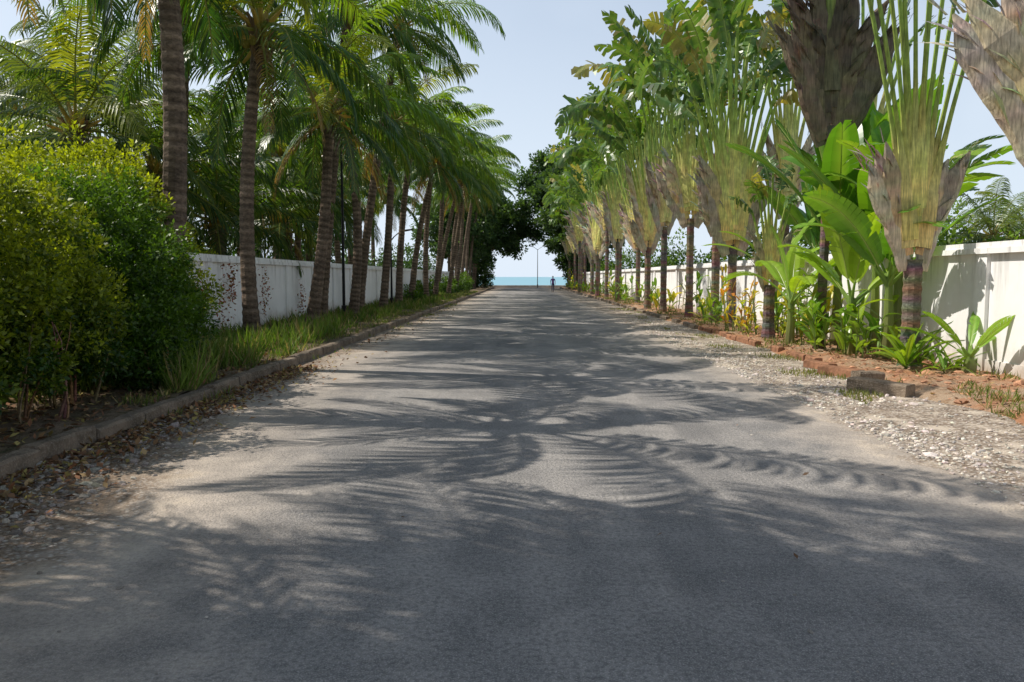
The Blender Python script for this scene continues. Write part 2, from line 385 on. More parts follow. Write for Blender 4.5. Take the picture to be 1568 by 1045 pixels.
# ------------------------------------------------------------------ traveller's palm
def traveller(x, y, z0, S=1.0, psi=0, n=16, seed=0, dead=.35, brown=False, pet=1.5, bl=2.1, spread=22, lean=0, bladeW=.7, trunk_r=.14, torn=.8, fanw=1.0, out=1.0, dl=(1.3,2.2)):
    R.seed(seed); g = MB()
    H = z0; K = int(H/.08)+2
    pts = [(lean*(1-i/K)*-1, 0, H*1.08*i/K) for i in range(K+1)]
    tube(g, pts, [(trunk_r*(1.0 if i % 2 else .93)+.07*math.exp(-i*.3))*R.uniform(.97,1.03) for i in range(K+1)], n=10,
         col=[tuple(c*R.uniform(.6,1.2) for c in (.19,.145,.105)) for i in range(K+1)], mat=1)
    order = sorted(range(n), key=lambda i: -abs(i-(n-1)/2))
    tone = R.random()
    for i in order:
        u = (i-(n-1)/2)/((n-1)/2); au = abs(u); sgn = 1 if u >= 0 else -1
        isdead = au > 1-dead
        th = math.radians(spread*u + R.uniform(-2, 2))
        p = Vector((u*.15*S, R.uniform(-.03,.03), z0 - .05 + (1-au)*1.1*S))
        th0 = th*.75; Lt = (pet + 1.5 + .5*(1-au))*S*R.uniform(.88,1.12)
        if isdead: Lt = S*R.uniform(*dl)
        nk = 14; path = [p.copy()]; ang = th0; ph = R.uniform(0, 6)
        for k in range(nk):
            t = (k+1)/nk
            ang = th0 + (th-th0)*min(1, t*2.2) + (math.radians(7*u)*t*t if not isdead else math.radians(14)*sgn*max(0,t-.45)**1.2 + .12*math.sin(ph+5*t))
            p = p + Vector((math.sin(ang), 0, math.cos(ang)))*Lt/nk; path.append(p.copy())
        rx = []; ry = []; cs = []
        dc = lerp((.34,.29,.21), (.58,.49,.35), R.random()) if not brown else lerp((.10,.075,.048), (.23,.17,.11), R.random())
        for k in range(nk+1):
            s = Lt*k/nk/S
            if isdead:
                w = .16*S*fanw*(min(1, .6+s*.6))*max(.08, 1-max(0, (k/nk-.7)/.3)**1.6)*R.uniform(.85,1.12)
                c = dc
                if au < 1-dead*.4 and not brown: c = lerp(lerp((.70,.55,.17),(.68,.42,.22),tone), dc, min(1,k/nk*1.1))
            else:
                w = .040*S + .14*S*fanw*math.exp(-(s/1.2)**2.4)
                base = lerp((.70,.66,.20), lerp((.70,.60,.20),(.70,.48,.22),tone), au) if not brown else (.16,.12,.07)
                c = lerp(base, (.29,.40,.07), min(1, max(0, (s-.9)/1.3)))
            rx.append(w*.95); ry.append(w*.55 if not isdead else w*.35); cs.append(tuple(q*R.uniform(.9,1.1) for q in c))
        tube(g, path, rx, ry, side=(math.cos(th),0,-math.sin(th)), n=8, col=cs, mat=0)
        if isdead:
            for q in range(16):
                k = R.randint(5, nk); a = path[k] + Vector((R.uniform(-.1,.12)*S*sgn, R.uniform(-.05,.05), 0)); d = (path[k]-path[k-1]).normalized()
                dd = (d + Vector((sgn*R.uniform(-.1,.5), R.uniform(-.4,.4), R.uniform(-.5,.2)))).normalized()
                l = R.uniform(.2,.5)*S; w = Vector((0.03,.04,.015))*S*R.uniform(.4,1.3)
                g.add([a-w, a+w, a+dd*l*.6+w*.8, a+dd*l*.6-w*.8, a+dd*l-Vector((0,0,.05))], [(0,1,2,3),(3,2,4)], tuple(c*R.uniform(.6,1.2) for c in dc), 0)
        else:
            d = (path[-1]-path[-2]).normalized()
            tw = R.uniform(0, math.pi)
            sd = Vector((math.sin(tw), math.cos(tw), R.uniform(-.4,.4)))
            d = (d + Vector((.6*u*out+R.uniform(-.25,.25), R.uniform(-.7,.7)*out, 0))).normalized()
            cg = lerp((.022,.08,.022), (.08,.19,.025), R.random()**1.4)
            if R.random() < .07: cg = (.34,.26,.09)
            blade(g, path[-1]-d*.15*S, d, sd, bl*S*R.uniform(.75,1.15), bladeW*S, R.uniform(.6,3.0)*(.5+au), 18, torn, cg, lerp(cg,(.14,.22,.07),.55), (.36,.44,.15), 2)
    me = g.mesh('traveller', [M_sheath, M_bark, M_blade])
    return obj('travellers_palm', me, None, (x, y, 0), (0,0,psi))
traveller(6.55,13.5,1.75,1.0,.05,18,301,.30,pet=3.0,bl=2.3,spread=17, bladeW=.7,trunk_r=.15,fanw=1.2,out=.5,dl=(1.5,2.4))
traveller(7.25,10.6,2.65,1.35,-.25,17,302,.42,pet=2.3,bl=2.2,spread=34,fanw=1.3)
traveller(6.35,16.8,4.35,1.1,.0,23,303,.85,brown=True,pet=1.8,bl=2.0,spread=25,trunk_r=.10,lean=.1,fanw=1.2,dl=(1.7,2.8))
traveller(6.1,19.8,1.3,.7,.15,12,304,.35,pet=1.0,bl=1.2,spread=20)
traveller(6.35,24.3,2.3,1.3,.1,20,305,.24,pet=1.9,bl=2.2,spread=24,fanw=1.2)
traveller(6.5,27.0,3.0,1.05,.3,15,306,.35,pet=1.7,bl=2.3,spread=22)
traveller(6.3,30.2,3.5,1.25,-.2,19,307,.36,pet=1.6,bl=2.4,spread=26,fanw=1.1)
traveller(8.8,27,3.6,1.4,.5,15,331,.3,pet=1.7,bl=2.4,spread=24)
traveller(8.9,34,4.4,1.4,.2,15,332,.3,pet=1.7,bl=2.4,spread=24)
traveller(9.0,21.5,3.6,1.3,.3,14,333,.3,pet=1.6,bl=2.3,spread=24)
yy = 34.0; i = 0
while yy < 104:
    R.seed(4000+i)
    traveller(6.0+R.uniform(-.5,.7), yy, 3.6+R.uniform(-1.3,1.4)+(yy-34)*.015, 1.4+R.uniform(-.25,.25), R.uniform(-.7,.8), 18, 310+i, R.uniform(.22,.42), pet=R.uniform(1.3,2.1), bl=2.4, spread=R.uniform(22,31), bladeW=.8)
    yy += R.uniform(3.1, 5.2); i += 1

# ------------------------------------------------------------------ banana plants and understorey
def banana(x, y, stemH, n, Ln, W, seed, cols=((.07,.19,.025),(.15,.30,.03)), els=(50,85), torn=.12, name='banana_plant', z0=.1):
    R.seed(seed); g = MB()
    tube(g, [(0,0,0),(.02,0,stemH*.5),(0,0,stemH)], [.11,.09,.06], n=9, col=[(.16,.15,.06),(.22,.26,.08),(.2,.3,.07)])
    for i in range(n):
        az = i*2.4+R.uniform(-.3,.3)
        el = math.radians(R.uniform(*els)); h = Vector((math.cos(az), math.sin(az), 0))
        d = h*math.cos(el)+Vector((0,0,math.sin(el)))
        o = Vector((0,0,stemH*(.85+.15*R.random()))); pe = o+d*Ln*.22
        tube(g, [o,(o+pe)/2,pe], [.05,.03,.022], n=5, col=(.24,.35,.08))
        sd = Vector((-math.sin(az), math.cos(az), 0)) + Vector((R.gauss(0,.35), R.gauss(0,.35), R.gauss(0,.2)))
        c = lerp(cols[0], cols[1], R.random()); blade(g, pe, d, sd, Ln*R.uniform(.8,1.1), W, R.uniform(.5,1.6), 18, torn, c, c, (.42,.49,.16), 0, .35)
    return obj(name, g.mesh(name, [M_blade]), None, (x,y,z0))
BD=((.05,.15,.022),(.12,.26,.03))
banana(6.9,17.6,2.4,10,2.6,.78,501,BD)
banana(7.2,16.4,1.9,8,2.5,.76,502)
banana(6.4,15.6,1.1,7,1.8,.54,503,((.22,.37,.03),(.32,.44,.035)),els=(25,75))
banana(6.75,14.8,1.5,8,2.0,.60,504)
banana(7.9,19.0,2.6,9,2.5,.75,505,BD)
banana(7.05,12.6,.25,6,.95,.16,506,((.14,.29,.04),(.20,.35,.05)),els=(15,70))
banana(8.3,22.5,2.2,8,2.3,.65,507,BD)
banana(6.7,21.2,1.6,6,1.8,.52,508,((.14,.28,.03),(.24,.38,.04)),els=(35,80))
banana(8.0,16.9,2.6,9,2.4,.74,509,BD)
banana(7.15,15.3,2.2,7,2.1,.65,510,((.11,.24,.03),(.24,.38,.04)),els=(40,80))
banana(6.0,17.9,1.0,7,1.6,.46,512,((.16,.30,.03),(.28,.42,.035)),els=(35,80))
def clump(name, x, y, n, Ln, W, seed, c0, c1, hmax=.9, spread=.5, els=(20,80)):
    R.seed(seed); g = MB()
    for s in range(max(3, n//6)):
        bx, by = R.gauss(0, spread*.6), R.gauss(0, spread*.6); hh = hmax*R.uniform(.4, 1)
        tip = Vector((bx*1.4, by*1.4, hh))
        tube(g, [(bx,by,0), ((bx+tip.x)/2, (by+tip.y)/2, hh*.5), tip], [.014,.012,.008], n=4, col=(.15,.2,.06))
        for k in range(6):
            t = .15+.85*k/5; o = Vector((bx,by,0)).lerp(tip, t); az = k*2.6+s; el = math.radians(R.uniform(*els))
            h = Vector((math.cos(az), math.sin(az), 0)); d = h*math.cos(el)+Vector((0,0,math.sin(el)))
            sd = Vector((-math.sin(az), math.cos(az), R.gauss(0,.3)))
            c = lerp(c0, c1, R.random()); blade(g, o, d, sd, Ln*R.uniform(.6,1.2), W*R.uniform(.8,1.2), R.uniform(.5,1.3), 6, .0, c, c, (.3,.38,.12), 0, .35)
    return obj(name, g.mesh(name, [M_blade]), None, (x,y,.08))
G1=(.08,.20,.022); G2=(.26,.37,.03); Y1=(.52,.44,.03); O1=(.52,.18,.03)
for a in [('canna_plant',6.3,15.2,54,.6,.14,601,G1,G2,1.1,.45), ('canna_plant',6.3,16.5,54,.55,.14,602,G1,G2,1.2,.4), ('canna_plant',6.5,17.9,54,.5,.13,603,G1,Y1,1.4,.4),
          ('croton_plant',6.2,20.4,60,.32,.10,604,Y1,G2,1.3,.4), ('croton_plant',6.0,22.2,72,.32,.09,605,O1,Y1,1.7,.45), ('canna_plant',6.8,20.5,54,.55,.14,606,G1,G2,1.5,.45),
          ('canna_plant',6.2,25.2,36,.45,.12,607,G1,G2,1.1,.35), ('canna_plant',6.2,28.5,30,.4,.12,608,G2,Y1,.8,.35)]: clump(*a)
clump('strap_leaf_plant', 6.45,13.3,36,.85,.08,609,G1,G2,.15,.3,(35,80))
clump('strap_leaf_plant', 6.9,13.0,24,.6,.06,610,G1,G2,.1,.25,(25,75))
for k in range(15):
    R.seed(900+k); clump('canna_plant', 6.1+R.uniform(-.2,.9), 32+k*5+R.uniform(-1.5,1.5), 40, .55, .16, 620+k, G1, R.choice([G2,G2,Y1]), R.uniform(.8,2.4), .6)

# ------------------------------------------------------------------ bushes
def stems(g, x, y, h, n, spread, col=(.20,.13,.08), r=.018):
    for i in range(n):
        a = R.uniform(0, 6.28); rr = R.uniform(0, spread); bx, by = x+math.cos(a)*rr, y+math.sin(a)*rr*1.2
        p = Vector((bx, by, .05)); pts = [p.copy()]
        d = Vector((math.cos(a)*.2, math.sin(a)*.2, 1))
        for k in range(6): d = (d+Vector((R.gauss(0,.12), R.gauss(0,.12), 0))).normalized(); p = p+d*h/6; pts.append(p.copy())
        q = R.uniform(.6,1.5)*r
        tube(g, pts, [q*(1-.12*k) for k in range(7)], n=5, col=tuple(c*R.uniform(.7,1.4) for c in col))
def bush(name, ells, ncl, per, cr, leaf, dark, light, st, seed, zmin=.3, shell=.5, tl=.6):
    R.seed(seed); e = bpy.data.objects.new(name, None); COL.objects.link(e)
    V, C = cloud(ells, ncl, per, cr, leaf, dark, light, shell, zmin, toplight=tl)
    np_quads('foliage', V, C, M_leaf, e)
    g = MB()
    for (x,y,h,n,sp) in st: stems(g, x, y, h, n, sp)
    obj('stems', g.mesh('stems', [M_bark]), e); return e
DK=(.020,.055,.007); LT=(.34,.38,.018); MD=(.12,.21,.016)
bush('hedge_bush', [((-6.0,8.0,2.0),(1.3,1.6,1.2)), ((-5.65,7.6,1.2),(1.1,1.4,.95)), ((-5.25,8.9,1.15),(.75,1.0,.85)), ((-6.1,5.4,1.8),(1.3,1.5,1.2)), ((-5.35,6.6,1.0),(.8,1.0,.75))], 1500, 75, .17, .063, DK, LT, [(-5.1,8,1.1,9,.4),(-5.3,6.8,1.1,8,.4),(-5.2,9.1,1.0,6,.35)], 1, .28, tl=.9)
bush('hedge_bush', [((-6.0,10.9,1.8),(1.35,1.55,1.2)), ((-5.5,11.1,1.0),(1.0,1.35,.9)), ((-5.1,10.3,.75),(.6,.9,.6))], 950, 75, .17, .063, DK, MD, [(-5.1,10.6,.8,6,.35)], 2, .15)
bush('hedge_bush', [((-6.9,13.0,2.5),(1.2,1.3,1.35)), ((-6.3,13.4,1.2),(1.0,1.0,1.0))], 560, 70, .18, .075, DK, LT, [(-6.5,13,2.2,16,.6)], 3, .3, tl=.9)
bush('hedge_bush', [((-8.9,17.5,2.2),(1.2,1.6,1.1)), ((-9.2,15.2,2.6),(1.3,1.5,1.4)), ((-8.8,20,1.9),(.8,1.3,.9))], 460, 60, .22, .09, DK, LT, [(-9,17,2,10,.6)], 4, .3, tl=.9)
bush('shrub', [((-6.8,52,.6),(.8,1.6,.7)), ((-6.4,47,.5),(.6,1.2,.5)), ((-6.6,60,.7),(.8,2,.8)),((-6.4,70,.7),(.8,3,.8)),((-6.2,82,.8),(1,4,1))], 300, 30, .25, .16, DK, MD, [(-6.8,52,.8,6,.4)], 5, .05)
def mass(name, ells, ncl, per, cr, leaf, dark, light, shell=.5, zmin=.1):
    V, C = cloud(ells, ncl, per, cr, leaf, dark, light, shell, zmin); return np_quads(name, V, C, M_leaf)
rr = np.random.default_rng(5)
el = [((-11.5-rr.uniform(0,5), y, rr.uniform(1.6,3.0)), (2.2, 3, rr.uniform(1.8,2.8))) for y in range(24, 112, 4)]
el += [((-10.5-rr.uniform(0,4), y, 1.6), (2, 2, 1.7)) for y in range(15, 24, 3)]
el += [((-22-rr.uniform(0,12), y, 2.6), (5, 5, 3.6)) for y in range(18, 80, 7)]
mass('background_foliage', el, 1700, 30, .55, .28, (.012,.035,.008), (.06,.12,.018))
el = [((14+rr.uniform(0,8), y, rr.uniform(1.2,2.4)), (3.2, 3.5, rr.uniform(1.4,2.2))) for y in range(24, 60, 4)]
el += [((26+rr.uniform(0,12), y, 3.0), (5, 5, 3.2)) for y in range(40, 80, 6)]
el += [((9.6+rr.uniform(0,2.5), y, rr.uniform(1.5,3.0)), (1.6, 3, rr.uniform(1.3,2.4))) for y in range(24, 112, 4)]
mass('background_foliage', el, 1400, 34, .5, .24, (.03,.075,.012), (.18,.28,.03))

def tree(name, x, y, H, r, seed, leaf=.3, dark=(.035,.07,.03), light=(.10,.17,.06), base=.35, n=420, shift=0):  # default leaf colours lightened to stand in for distance haze
    R.seed(seed); e = bpy.data.objects.new(name, None); COL.objects.link(e); e.location = (x,y,0)
    g = MB(); ells = []
    fk = (shift*.35, 0, H*base)
    tube(g, [(0,0,0),(shift*.1,.1,H*base*.6),fk], [.25,.19,.16], n=9, col=(.14,.11,.08))
    for i in range(13):
        az = i*2.4; t = i/12; zz = H*(base+(1-base)*(.05+.82*t)); rad = r*math.sin(math.pi*(.22+.66*t))*R.uniform(.45,.85)
        c = (math.cos(az)*rad+shift, math.sin(az)*rad, zz)
        s = Vector(fk)
        tube(g, [s, s.lerp(Vector(c),.5)+Vector((0,0,.3)), c], [.12,.08,.03], n=6, col=(.12,.09,.065))
        ells.append((c, (r*.42*R.uniform(.7,1.2), r*.42*R.uniform(.7,1.2), r*.34*R.uniform(.8,1.2))))
    obj('trunk', g.mesh('trunk', [M_bark]), e)
    V, C = cloud(ells, n, 26, r*.13, leaf, dark, light, .3, .4)
    np_quads('crown', V, C, M_leaf, e)
tree('broadleaf_tree', 7.0,104,19,5.2,1,.5,base=.25)
tree('broadleaf_tree', 6.4,109,18,4.8,2,.5,base=.37,shift=-2.8,n=560)
tree('broadleaf_tree', 9.5,98,17,5,3,.5)
tree('broadleaf_tree', -6.6,108,13,4.5,4,.45,base=.25)
tree('broadleaf_tree', -5.4,112,12.5,4.0,5,.45,base=.42,shift=2.4)
tree('broadleaf_tree', -9,98,12,5,6,.45)
tree('broadleaf_tree', 6.8,100,12,3.4,7,.45,base=.2)
bush('shrub', [((-5.8,108,1.8),(1.4,1.6,2.2)), ((-7.5,110,2.2),(2,2,2.8)), ((-4.9,112,2.0),(1.0,1.0,2.2)), ((7.2,106,2.4),(1.7,2.5,2.6)), ((6.9,111,2.4),(1.2,1.5,2.8)), ((9,104,2.2),(2,3,2.6))], 460, 30, .4, .3, (.02,.045,.015), (.09,.15,.03), [(-5,110,1,5,.5)], 8, .05)

# ------------------------------------------------------------------ ground, road, verges
g = MB(); ys = [-80,-20,118,124,134,400,3000,30000]; zs = [0,0,0,-.6,-3,-3.5,-4,-4]
vs = [(X, ys[i], zs[i]-.02) for i in range(len(ys)) for X in (-12000,-200,200,12000)]
g.add(vs, [(i*4+j, i*4+j+1, i*4+j+5, i*4+j+4) for i in range(len(ys)-1) for j in range(3)], (1,1,1)); obj('ground', g.mesh('ground', [M_ground]))
g = MB(); g.add([(-12000,126,-1.2),(12000,126,-1.2),(12000,30000,-1.2),(-12000,30000,-1.2)], [(0,1,2,3)], (1,1,1)); obj('sea', g.mesh('sea', [M_sea]))
def strip(name, x0, x1, nx, ylist, zf, mat):
    g = MB(); vs = []
    for y in ylist:
        for i in range(nx+1):
            x = x0+(x1-x0)*i/nx; vs.append((x, y, zf(x, y)))
    w = nx+1
    g.add(vs, [(a*w+b, a*w+b+1, (a+1)*w+b+1, (a+1)*w+b) for a in range(len(ylist)-1) for b in range(nx)], (1,1,1))
    return obj(name, g.mesh(name, [mat], True))
strip('road', -4.15, 6.0, 12, [-20+i*2 for i in range(70)], lambda x,y: 0.0, M_road)
from mathutils import noise as mn
def ylist(a, b, d0):
    o=[a]
    while o[-1] < b: o.append(o[-1] + d0*(1+max(0,o[-1])/18))
    return o
def bedz(x, y):
    e = 5.3 + .35*mn.noise(Vector((0, y*.7, 1))) ; t = min(1, max(0, (x-e)/.35))
    return -.03 + .12*t + .045*mn.noise(Vector((x*3, y*3, 0)))*t + .03*mn.noise(Vector((x*9,y*9,3)))*t
strip('planting_bed', 4.9, 7.45, 40, ylist(-5, 116, .07), bedz, M_bed)
def vergez(x, y): return .12 + .05*mn.noise(Vector((x*2, y*2, 0))) + .02*mn.noise(Vector((x*8, y*8, 0))) + max(0,(-x-4.3))*.015
strip('grass_verge', -7.65, -4.26, 26, ylist(-5, 116, .12), vergez, M_verge)

def kerb(name, x0, x1, ya, yb, h, mat, seglen=1.0, seed=0, gap=0.0):
    R.seed(seed); g = MB(); y = ya
    while y < yb:
        if R.random() < gap: y += seglen; continue
        l = seglen*R.uniform(.92,1.0); dz = R.uniform(-.025,.012); dx = R.uniform(-.025,.02); n = 6; vs = []
        for i in range(n+1):
            yy = y+.012+(l-.024)*i/n
            def j(): return R.uniform(-.009,.009)
            b = .025
            prof = [(x0,-.05),(x0,h-b),(x0+b,h),(x1-b,h),(x1,h-b),(x1,-.05)]
            for (px,pz) in prof: vs.append((px+dx+j(), yy, pz+dz+j()))
        fs = [(i*6+k, i*6+k+1, (i+1)*6+k+1, (i+1)*6+k) for i in range(n) for k in range(5)]
        fs += [tuple(range(6)), tuple(range(n*6, n*6+6))]
        g.add(vs, fs, (1,1,1)); y += l
    return obj(name, g.mesh(name, [mat]))
kerb('kerb', -4.27, -4.10, -4, 116, .155, M_conc, 1.0, 1)
kerb('kerb', 5.30, 5.46, 24.5, 115, .14, M_conc, 1.0, 2, .12)
kerb('laterite_kerb', 5.36, 5.50, 14.6, 24, .13, M_bk, .55, 3, .15)
def block(name, x, y, z, lx, ly, lz, rot, mat, seed):
    R.seed(seed); g = MB(); n = 5; vs = []
    b = .02; ps = [(-ly/2,0),(-ly/2,lz-b),(-ly/2+b,lz),(ly/2-b,lz),(ly/2,lz-b),(ly/2,0)]
    for i in range(n+1):
        for (py,pz) in ps: vs.append((-lx/2+lx*i/n+R.uniform(-.006,.006), py+R.uniform(-.008,.008), pz+R.uniform(-.006,.006)))
    fs = [(i*6+k, i*6+k+1, (i+1)*6+k+1, (i+1)*6+k) for i in range(n) for k in range(5)]
    fs += [tuple(range(6)), tuple(range(n*6, n*6+6))]
    g.add(vs, fs, (1,1,1)); return obj(name, g.mesh(name, [mat]), None, (x,y,z), rot)
block('concrete_block', 4.95,11.0,0.0,.85,.26,.17,(0,0.03,-.95),M_conc,1)
block('concrete_block', 5.25,12.1,.03,.45,.22,.14,(.05,0.05,.3),M_conc,2)
block('laterite_block', 5.15,12.9,.0,.7,.22,.14,(0,0.03,-1.0),M_bk,3)
block('laterite_block', 5.2,13.9,.0,.6,.2,.13,(0,0.03,-1.2),M_bk,4)

def wall(name, xf, sgn, ya, yb):
    g = MB(); X = lambda a: xf+sgn*a
    def bx(a0,a1,y0,y1,z0,z1):
        p, q = sorted((X(a0), X(a1))); g.box(p,q,y0,y1,z0,z1)
    bx(.06,.22,ya,yb,-.1,2.0)
    y = ya
    while y < yb:
        bx(0,.28,y-.15,y+.15,-.1,1.995); y += 3.2
    bx(-.05,.33,ya-.2,yb+.2,1.97,2.06); bx(-.02,.30,ya-.2,yb+.2,2.058,2.15)
    bx(.035,.245,ya,yb,-.1,.28)
    return obj(name, g.mesh(name, [M_wall]))
wall('boundary_wall', 7.4, 1, -6.2, 112)
wall('boundary_wall', -7.6, -1, -6.2, 108)
g = MB(); g.box(-40,40,117.2,117.6,-.3,.32); g.box(-40,40,117.15,117.65,.318,.38); obj('sea_wall', g.mesh('sea_wall', [M_wall]))

P = []
for (cy, cz, s) in [(19.9,.95,.45),(20.6,1.35,.3),(18.6,1.2,.3),(23.2,1.1,.4),(17.6,.9,.3),(27,.8,.4)]:
    P.append(np.stack([np.full(230,-7.55)+rng.uniform(0,.07,230), rng.normal(cy, s*.6, 230), np.clip(rng.normal(cz, s, 230),.15,1.9)], 1))
P = np.concatenate(P); ok = rng.random(len(P)) < .55; P = P[ok]
D = rng.normal(size=P.shape); C = np.array([.18,.06,.04])*rng.uniform(.5,1.6,(len(P),1)) + np.array([0,.05,0])*(rng.random((len(P),1)) < .3)
np_quads('wall_creeper', leafquads(P, D, rng.uniform(.05,.11,len(P)), rng.uniform(.03,.07,len(P))), C, M_leaf)

# ------------------------------------------------------------------ grass
def grassfn(name, n, xr, yr, h, zf, c0, c1, w=.012, patch=None):
    x = rng.uniform(*xr, n); y = yr[0] + (yr[1]-yr[0])*rng.random(n)**1.7
    keep = np.ones(n, bool)
    pn = np.array([mn.noise(Vector((a*1.1, b*.8, 7))) for a, b in zip(x, y)])
    if patch is not None: keep = pn > patch
    x, y, pn = x[keep], y[keep], pn[keep]; n = len(x)
    z = np.array([zf(a, b) for a, b in zip(x, y)])-.01
    P = np.stack([x, y, z], 1); D = rng.normal(0, .42, (n,3)); D[:,2] = 1
    hh = rng.uniform(.4, 1.15, n)*h*(1+.7*pn)
    t = np.clip(rng.random(n)*.7+pn*.5, 0, 1)[:,None]; C = np.array(c0)+(np.array(c1)-np.array(c0))*t
    dry = (rng.random((n,1)) < .22); C = np.where(dry, np.array([.34,.27,.13])*rng.uniform(.6,1.1,(n,1)), C)
    ww = w*(1+y/22)*rng.uniform(.7,1.4,n)
    return np_quads(name, leafquads(P, D, hh, ww, .1), C, M_grass)
grassfn('grass', 17000, (-7.5,-4.3), (9,80), .17, vergez, (.08,.13,.03), (.22,.25,.07), .011, -.15)
grassfn('grass', 15000, (-7.5,-4.9), (10,60), .32, vergez, (.06,.13,.02), (.19,.26,.05), .014, -.05)
grassfn('grass', 4500, (-5.6,-4.28), (9.5,20), .5, vergez, (.07,.14,.02), (.2,.28,.05), .014, .1)
grassfn('grass', 11000, (5.3,7.35), (8,60), .14, bedz, (.08,.15,.02), (.26,.28,.09), .010, .14)
grassfn('grass', 9000, (4.3,5.6), (9,40), .08, lambda a,b: 0.0, (.12,.17,.04), (.30,.29,.11), .010, .22)
grassfn('grass', 1200, (-4.1,-3.7), (9,50), .12, lambda a,b: 0.0, (.09,.15,.03), (.22,.25,.07), .010, .2)

# ------------------------------------------------------------------ stones and litter
ico_v = []; ph = (1+5**.5)/2
for a, b in ((1,ph),(-1,ph),(1,-ph),(-1,-ph)): ico_v += [(0,a,b),(a,b,0),(b,0,a)]
ico_v = np.array(ico_v); ico_v = ico_v/np.linalg.norm(ico_v[0])
import itertools
dmin = min(np.linalg.norm(ico_v[0]-ico_v[i]) for i in range(1,12))
ico_f = np.array([t for t in itertools.combinations(range(12),3) if all(abs(np.linalg.norm(ico_v[a]-ico_v[b])-dmin) < .01 for a,b in itertools.combinations(t,2))])
def stones(name, P, s, C):
    n = len(P); V = ico_v[None]*(1+rng.uniform(-.28,.28,(n,12,1)))*rng.uniform(.6,1.3,(n,1,3)); V[:,:,2] *= .6
    a = rng.uniform(0,6.28,n); ca, sa = np.cos(a)[:,None], np.sin(a)[:,None]
    X = V[:,:,0]*ca-V[:,:,1]*sa; Y = V[:,:,0]*sa+V[:,:,1]*ca
    V = np.stack([X,Y,V[:,:,2]],2)*s[:,None,None] + P[:,None,:]
    tri = V[:, ico_f, :].reshape(n*20,3,3)
    return np_quads(name, tri, np.repeat(C,20,0), M_stone)
n = 9500; y = 4+26*rng.random(n)**1.6; x = 3.5+np.abs(rng.normal(0,1,n))*.9
pn = np.array([mn.noise(Vector((a*1.2,b*.7,3))) for a,b in zip(x,y)]); ok = (x < 5.7) & (rng.random(n) < .6+pn) ; x, y = x[ok], y[ok]; n = len(x)
P = np.stack([x,y,np.full(n,.004)],1); s = rng.gamma(2.2,.0050,n)+.005
C = np.array([.58,.52,.45])*rng.uniform(.5,1.4,(n,1))*(1+rng.normal(0,.03,(n,3)))
stones('gravel', P, s, C)
n = 6000; y = 2.6+9*rng.random(n)**1.3; lim = 2.5+np.clip((y-3)/6,0,1)*1.1
x = -(4.1-np.abs(rng.normal(0,.55,n))); ok = (x < -lim+rng.normal(0,.1,n)) & (x>-4.1); x, y = x[ok], y[ok]; n = len(x)
P = np.stack([x,y,np.full(n,.003)],1); s = rng.gamma(2.4,.0052,n)+.005
C = np.array([.31,.27,.225])*rng.uniform(.5,1.4,(n,1))*(1+rng.normal(0,.03,(n,3)))
stones('gravel', P, s, C)
n = 500; y = 3+20*rng.random(n); x = rng.uniform(-3.6,3.6,n)
x = np.sign(x)*np.abs(x/3.6)**.5*3.6
stones('gravel', np.stack([x,y,np.full(n,.002)],1), rng.gamma(2,.002,n)+.002, np.array([.38,.34,.29])*rng.uniform(.5,1.4,(n,1))*np.ones((n,3)))
n = 900; y = 8+14*rng.random(n); x = rng.uniform(5.4,7.3,n); z = np.array([bedz(a,b) for a,b in zip(x,y)])
stones('gravel', np.stack([x,y,z],1), rng.gamma(2,.012,n)+.006, np.array([.42,.22,.13])*rng.uniform(.6,1.4,(n,1))*np.ones((n,3)))
def litter(name, n, xf, yr, zf, pal, size=.09):
    y = yr[0]+(yr[1]-yr[0])*rng.random(n)**1.3; x = xf(y, n); z = np.array([zf(a,b) for a,b in zip(x,y)])+.012
    P = np.stack([x,y,z],1); D = rng.normal(size=(n,3)); D[:,2] = np.abs(D[:,2])*.25
    Dn = nrm(D); S = nrm(np.cross(Dn, np.array([0,0,1.])+rng.normal(0,.3,(n,3)))); Nn = np.cross(S,Dn); Nn *= np.sign(Nn[:,2:3])
    Ls = (size*rng.uniform(.5,1.3,n))[:,None]; Ws = Ls*rng.uniform(.35,.6,(n,1))
    V = np.stack([P, P+Dn*Ls*.45+S*Ws*.5+Nn*Ws*.25, P+Dn*Ls+Nn*Ls*.12, P+Dn*Ls*.45-S*Ws*.5+Nn*Ws*.25],1)
    pal = np.array(pal); C = pal[rng.integers(0,len(pal),n)]*rng.uniform(.6,1.4,(n,1))
    return np_quads(name, V, C, M_dry)
PAL = [(.24,.14,.07),(.16,.09,.05),(.32,.22,.11),(.13,.085,.055),(.34,.27,.09),(.24,.12,.065)]
litter('leaf_litter', 3800, lambda y,n: -4.1+np.abs(rng.normal(0,.33,n)), (3.0,14), lambda a,b: 0.0, PAL, .08)
litter('leaf_litter', 3000, lambda y,n: -4.3-rng.random(n)*1.8, (4,16), vergez, PAL)
litter('leaf_litter', 300, lambda y,n: -3.9+np.abs(rng.normal(0,.4,n)), (12,40), lambda a,b: 0.0, PAL)
litter('leaf_litter', 700, lambda y,n: 5.3+rng.random(n)*2, (8,30), bedz, PAL, .1)
litter('leaf_litter', 30, lambda y,n: rng.uniform(-3.5,4.5,n), (4,25), lambda a,b: 0.0, PAL, .05)

